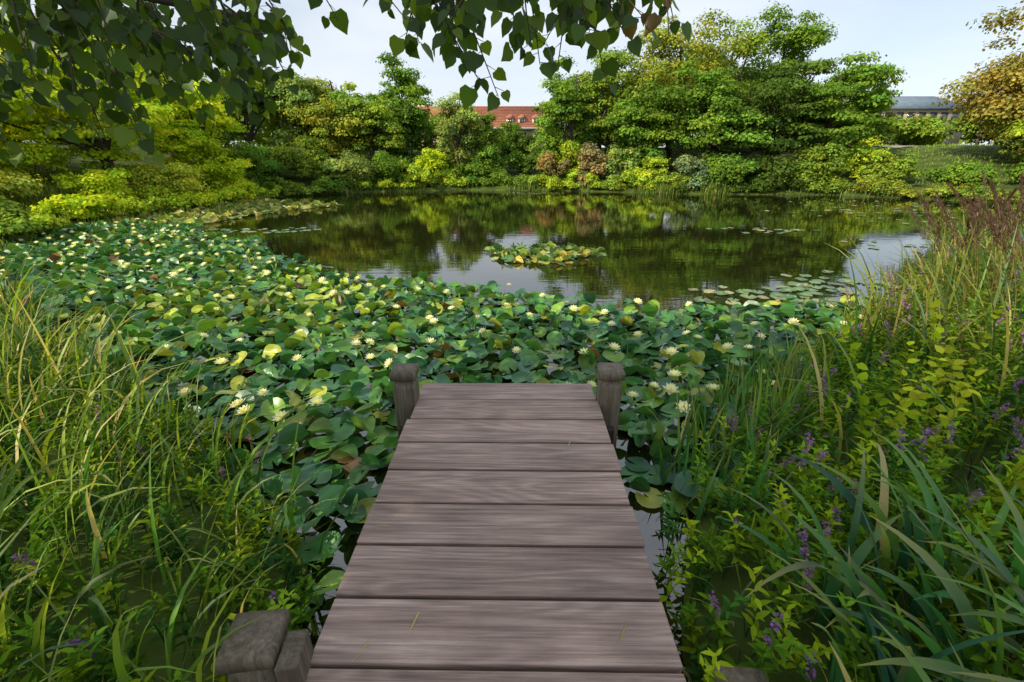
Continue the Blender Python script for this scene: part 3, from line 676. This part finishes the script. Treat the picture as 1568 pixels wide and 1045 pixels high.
for k in range(112):
    x=rng.uniform(-3.3,-1.15); y=rng.uniform(2.05,3.0)
    lo=float(1.9+.42*sst(np.array(x),-1.9,-1.0))
    z1=2.62+.1*rng.normal()+.1*(y-2.2); z2=lo+(2.52-lo)*rng.random()**.8+.1*(y-2.2)
    addtw((x,y,max(z1,z2+.1)),(x+rng.uniform(-.05,.35)*(1 if x<-1.5 else .3),y+rng.uniform(-.1,.2),z2),rng.uniform(-.05,.08))
addtw((-1.35,2.3,2.55),(-.98,2.2,2.40),-.04); addtw((-1.4,2.4,2.6),(-1.0,2.2,2.33),-.05); addtw((-1.3,2.3,2.6),(-1.15,2.2,2.26),.03); addtw((-1.6,2.3,2.45),(-1.2,2.2,2.22),.03)
Pp=[];Ax=[];Nr=[];Sc=[];Cc=[]
lc=np.array([(.05,.10,.010),(.065,.13,.012),(.13,.20,.016),(.035,.07,.010)])
for a,b,sag in tw:
    mid=(a+b)/2+np.array([.05*rng.normal(),.03*rng.normal(),sag]); pth=smoothpath([a,mid,b],7)
    tube(oa,pth,np.linspace(.0055,.0018,len(pth)),5,mi=1)
    nl=max(5,int(np.linalg.norm(b-a)/.038))
    for j in range(nl):
        u=(j+.7)/nl*(len(pth)-1); i0=min(int(u),len(pth)-2); p=pth[i0]+(pth[i0+1]-pth[i0])*(u-i0)
        sd=1 if j%2 else -1
        off_=np.array([sd*rng.uniform(.01,.045),rng.normal(0,.025),-rng.uniform(.0,.025)])
        tube(oa,[p,p+off_],[.0016,.001],4,mi=1)
        Pp.append(p+off_); Ax.append(norm(np.array([sd*rng.uniform(.1,.7),rng.normal(0,.3),-rng.uniform(.5,1.1)])))
        Nr.append(np.array([rng.normal(0,.7),-1+rng.normal(0,.6),.5+rng.normal(0,.3)])); Sc.append(rng.uniform(.042,.085))
        c_=lc[rng.integers(0,4)]*rng.uniform(.7,1.3)
        if p[0]>.45 and rng.random()<.35: c_=np.array([.12,.08,.02])
        Cc.append(c_)
oa.inst(HL,HLl,HLc,frames(np.array(Ax),np.array(Nr),np.array(Sc)),np.array(Pp),np.array(Cc),0)
nc=80; u=rdir(nc); c=u*(rng.uniform(.2,1,nc)**.5)[:,None]*np.array([2.4,2.2,1.35])+np.array([-4.4,-2.3,5.3]); rc=rng.uniform(.5,.85,nc)
nl=18000; k=rng.integers(0,nc,nl); d=rdir(nl); pos=c[k]+d*(rc[k]*rng.uniform(.4,1,nl))[:,None]*np.array([1,1,.6])
nr=norm(d+np.array([0,0,.8])+rng.normal(0,.4,(nl,3))); ax=norm(np.cross(nr,rdir(nl)))
ok=(pos[:,2]>1.95+.27*np.maximum(pos[:,1],0)+.35)
oa.inst(LQ,[0,1,2,3],[4],frames(ax,nr,np.full(nl,.15))[ok],pos[ok],(lc[rng.integers(0,4,nl)]*.8)[ok],0)
for j in range(0,nc,3):
    s0=sp[rng.integers(12,22)]; b_=smoothpath([s0,(s0+c[j])/2+np.array([0,0,.2]),c[j]],4); tube(oa,b_,np.linspace(.06,.015,len(b_)),6,mi=1)
oa.build('linden_tree',[M_near,M_bark],False)

# ------------------------------------------------------------ light, sky, camera
sd=Vector((-.80,-.60,.0)).normalized(); el=math.radians(35)
sund=Vector((sd.x*math.cos(el),sd.y*math.cos(el),math.sin(el)))
sl=bpy.data.lights.new('sun','SUN'); sl.energy=5.0; sl.angle=math.radians(.5); sl.color=(1,.88,.64)
so=bpy.data.objects.new('sun',sl); scene.collection.objects.link(so); so.rotation_euler=sund.to_track_quat('Z','Y').to_euler()
wd=bpy.data.worlds.new('World'); scene.world=wd; wd.use_nodes=True; nt=wd.node_tree; nt.nodes.clear(); N=nt.nodes; L=nt.links
out=N.new('ShaderNodeOutputWorld'); bg=N.new('ShaderNodeBackground'); bg.inputs[1].default_value=.15
sky=N.new('ShaderNodeTexSky'); sky.sky_type='NISHITA'; sky.sun_disc=False; sky.sun_elevation=el; sky.sun_rotation=math.atan2(sd.x,sd.y)
tc=N.new('ShaderNodeTexCoord'); mp=N.new('ShaderNodeMapping'); mp.inputs['Scale'].default_value=(1,1,3.5); L.new(tc.outputs['Generated'],mp.inputs[0])
no=N.new('ShaderNodeTexNoise'); no.inputs['Scale'].default_value=2.2; no.inputs['Detail'].default_value=4; no.inputs['Distortion'].default_value=.4; L.new(mp.outputs[0],no.inputs['Vector'])
rm=N.new('ShaderNodeMapRange'); rm.inputs[1].default_value=.3; rm.inputs[2].default_value=.65; rm.inputs[3].default_value=.5; rm.inputs[4].default_value=.9; L.new(no.outputs[0],rm.inputs[0])
mx=N.new('ShaderNodeMix'); mx.data_type='RGBA'; L.new(rm.outputs[0],mx.inputs[0]); L.new(sky.outputs[0],mx.inputs[6]); mx.inputs[7].default_value=(6.2,6.6,7.1,1)
L.new(mx.outputs[2],bg.inputs[0]); L.new(bg.outputs[0],out.inputs[0])
cam=bpy.data.cameras.new('camera'); cam.sensor_width=36; cam.lens=16.0; cam.clip_end=2000; cam.clip_start=.02
co=bpy.data.objects.new('camera',cam); scene.collection.objects.link(co); co.location=(0,0,1.95); co.rotation_euler=(math.radians(90-22.4),0,0)
scene.camera=co
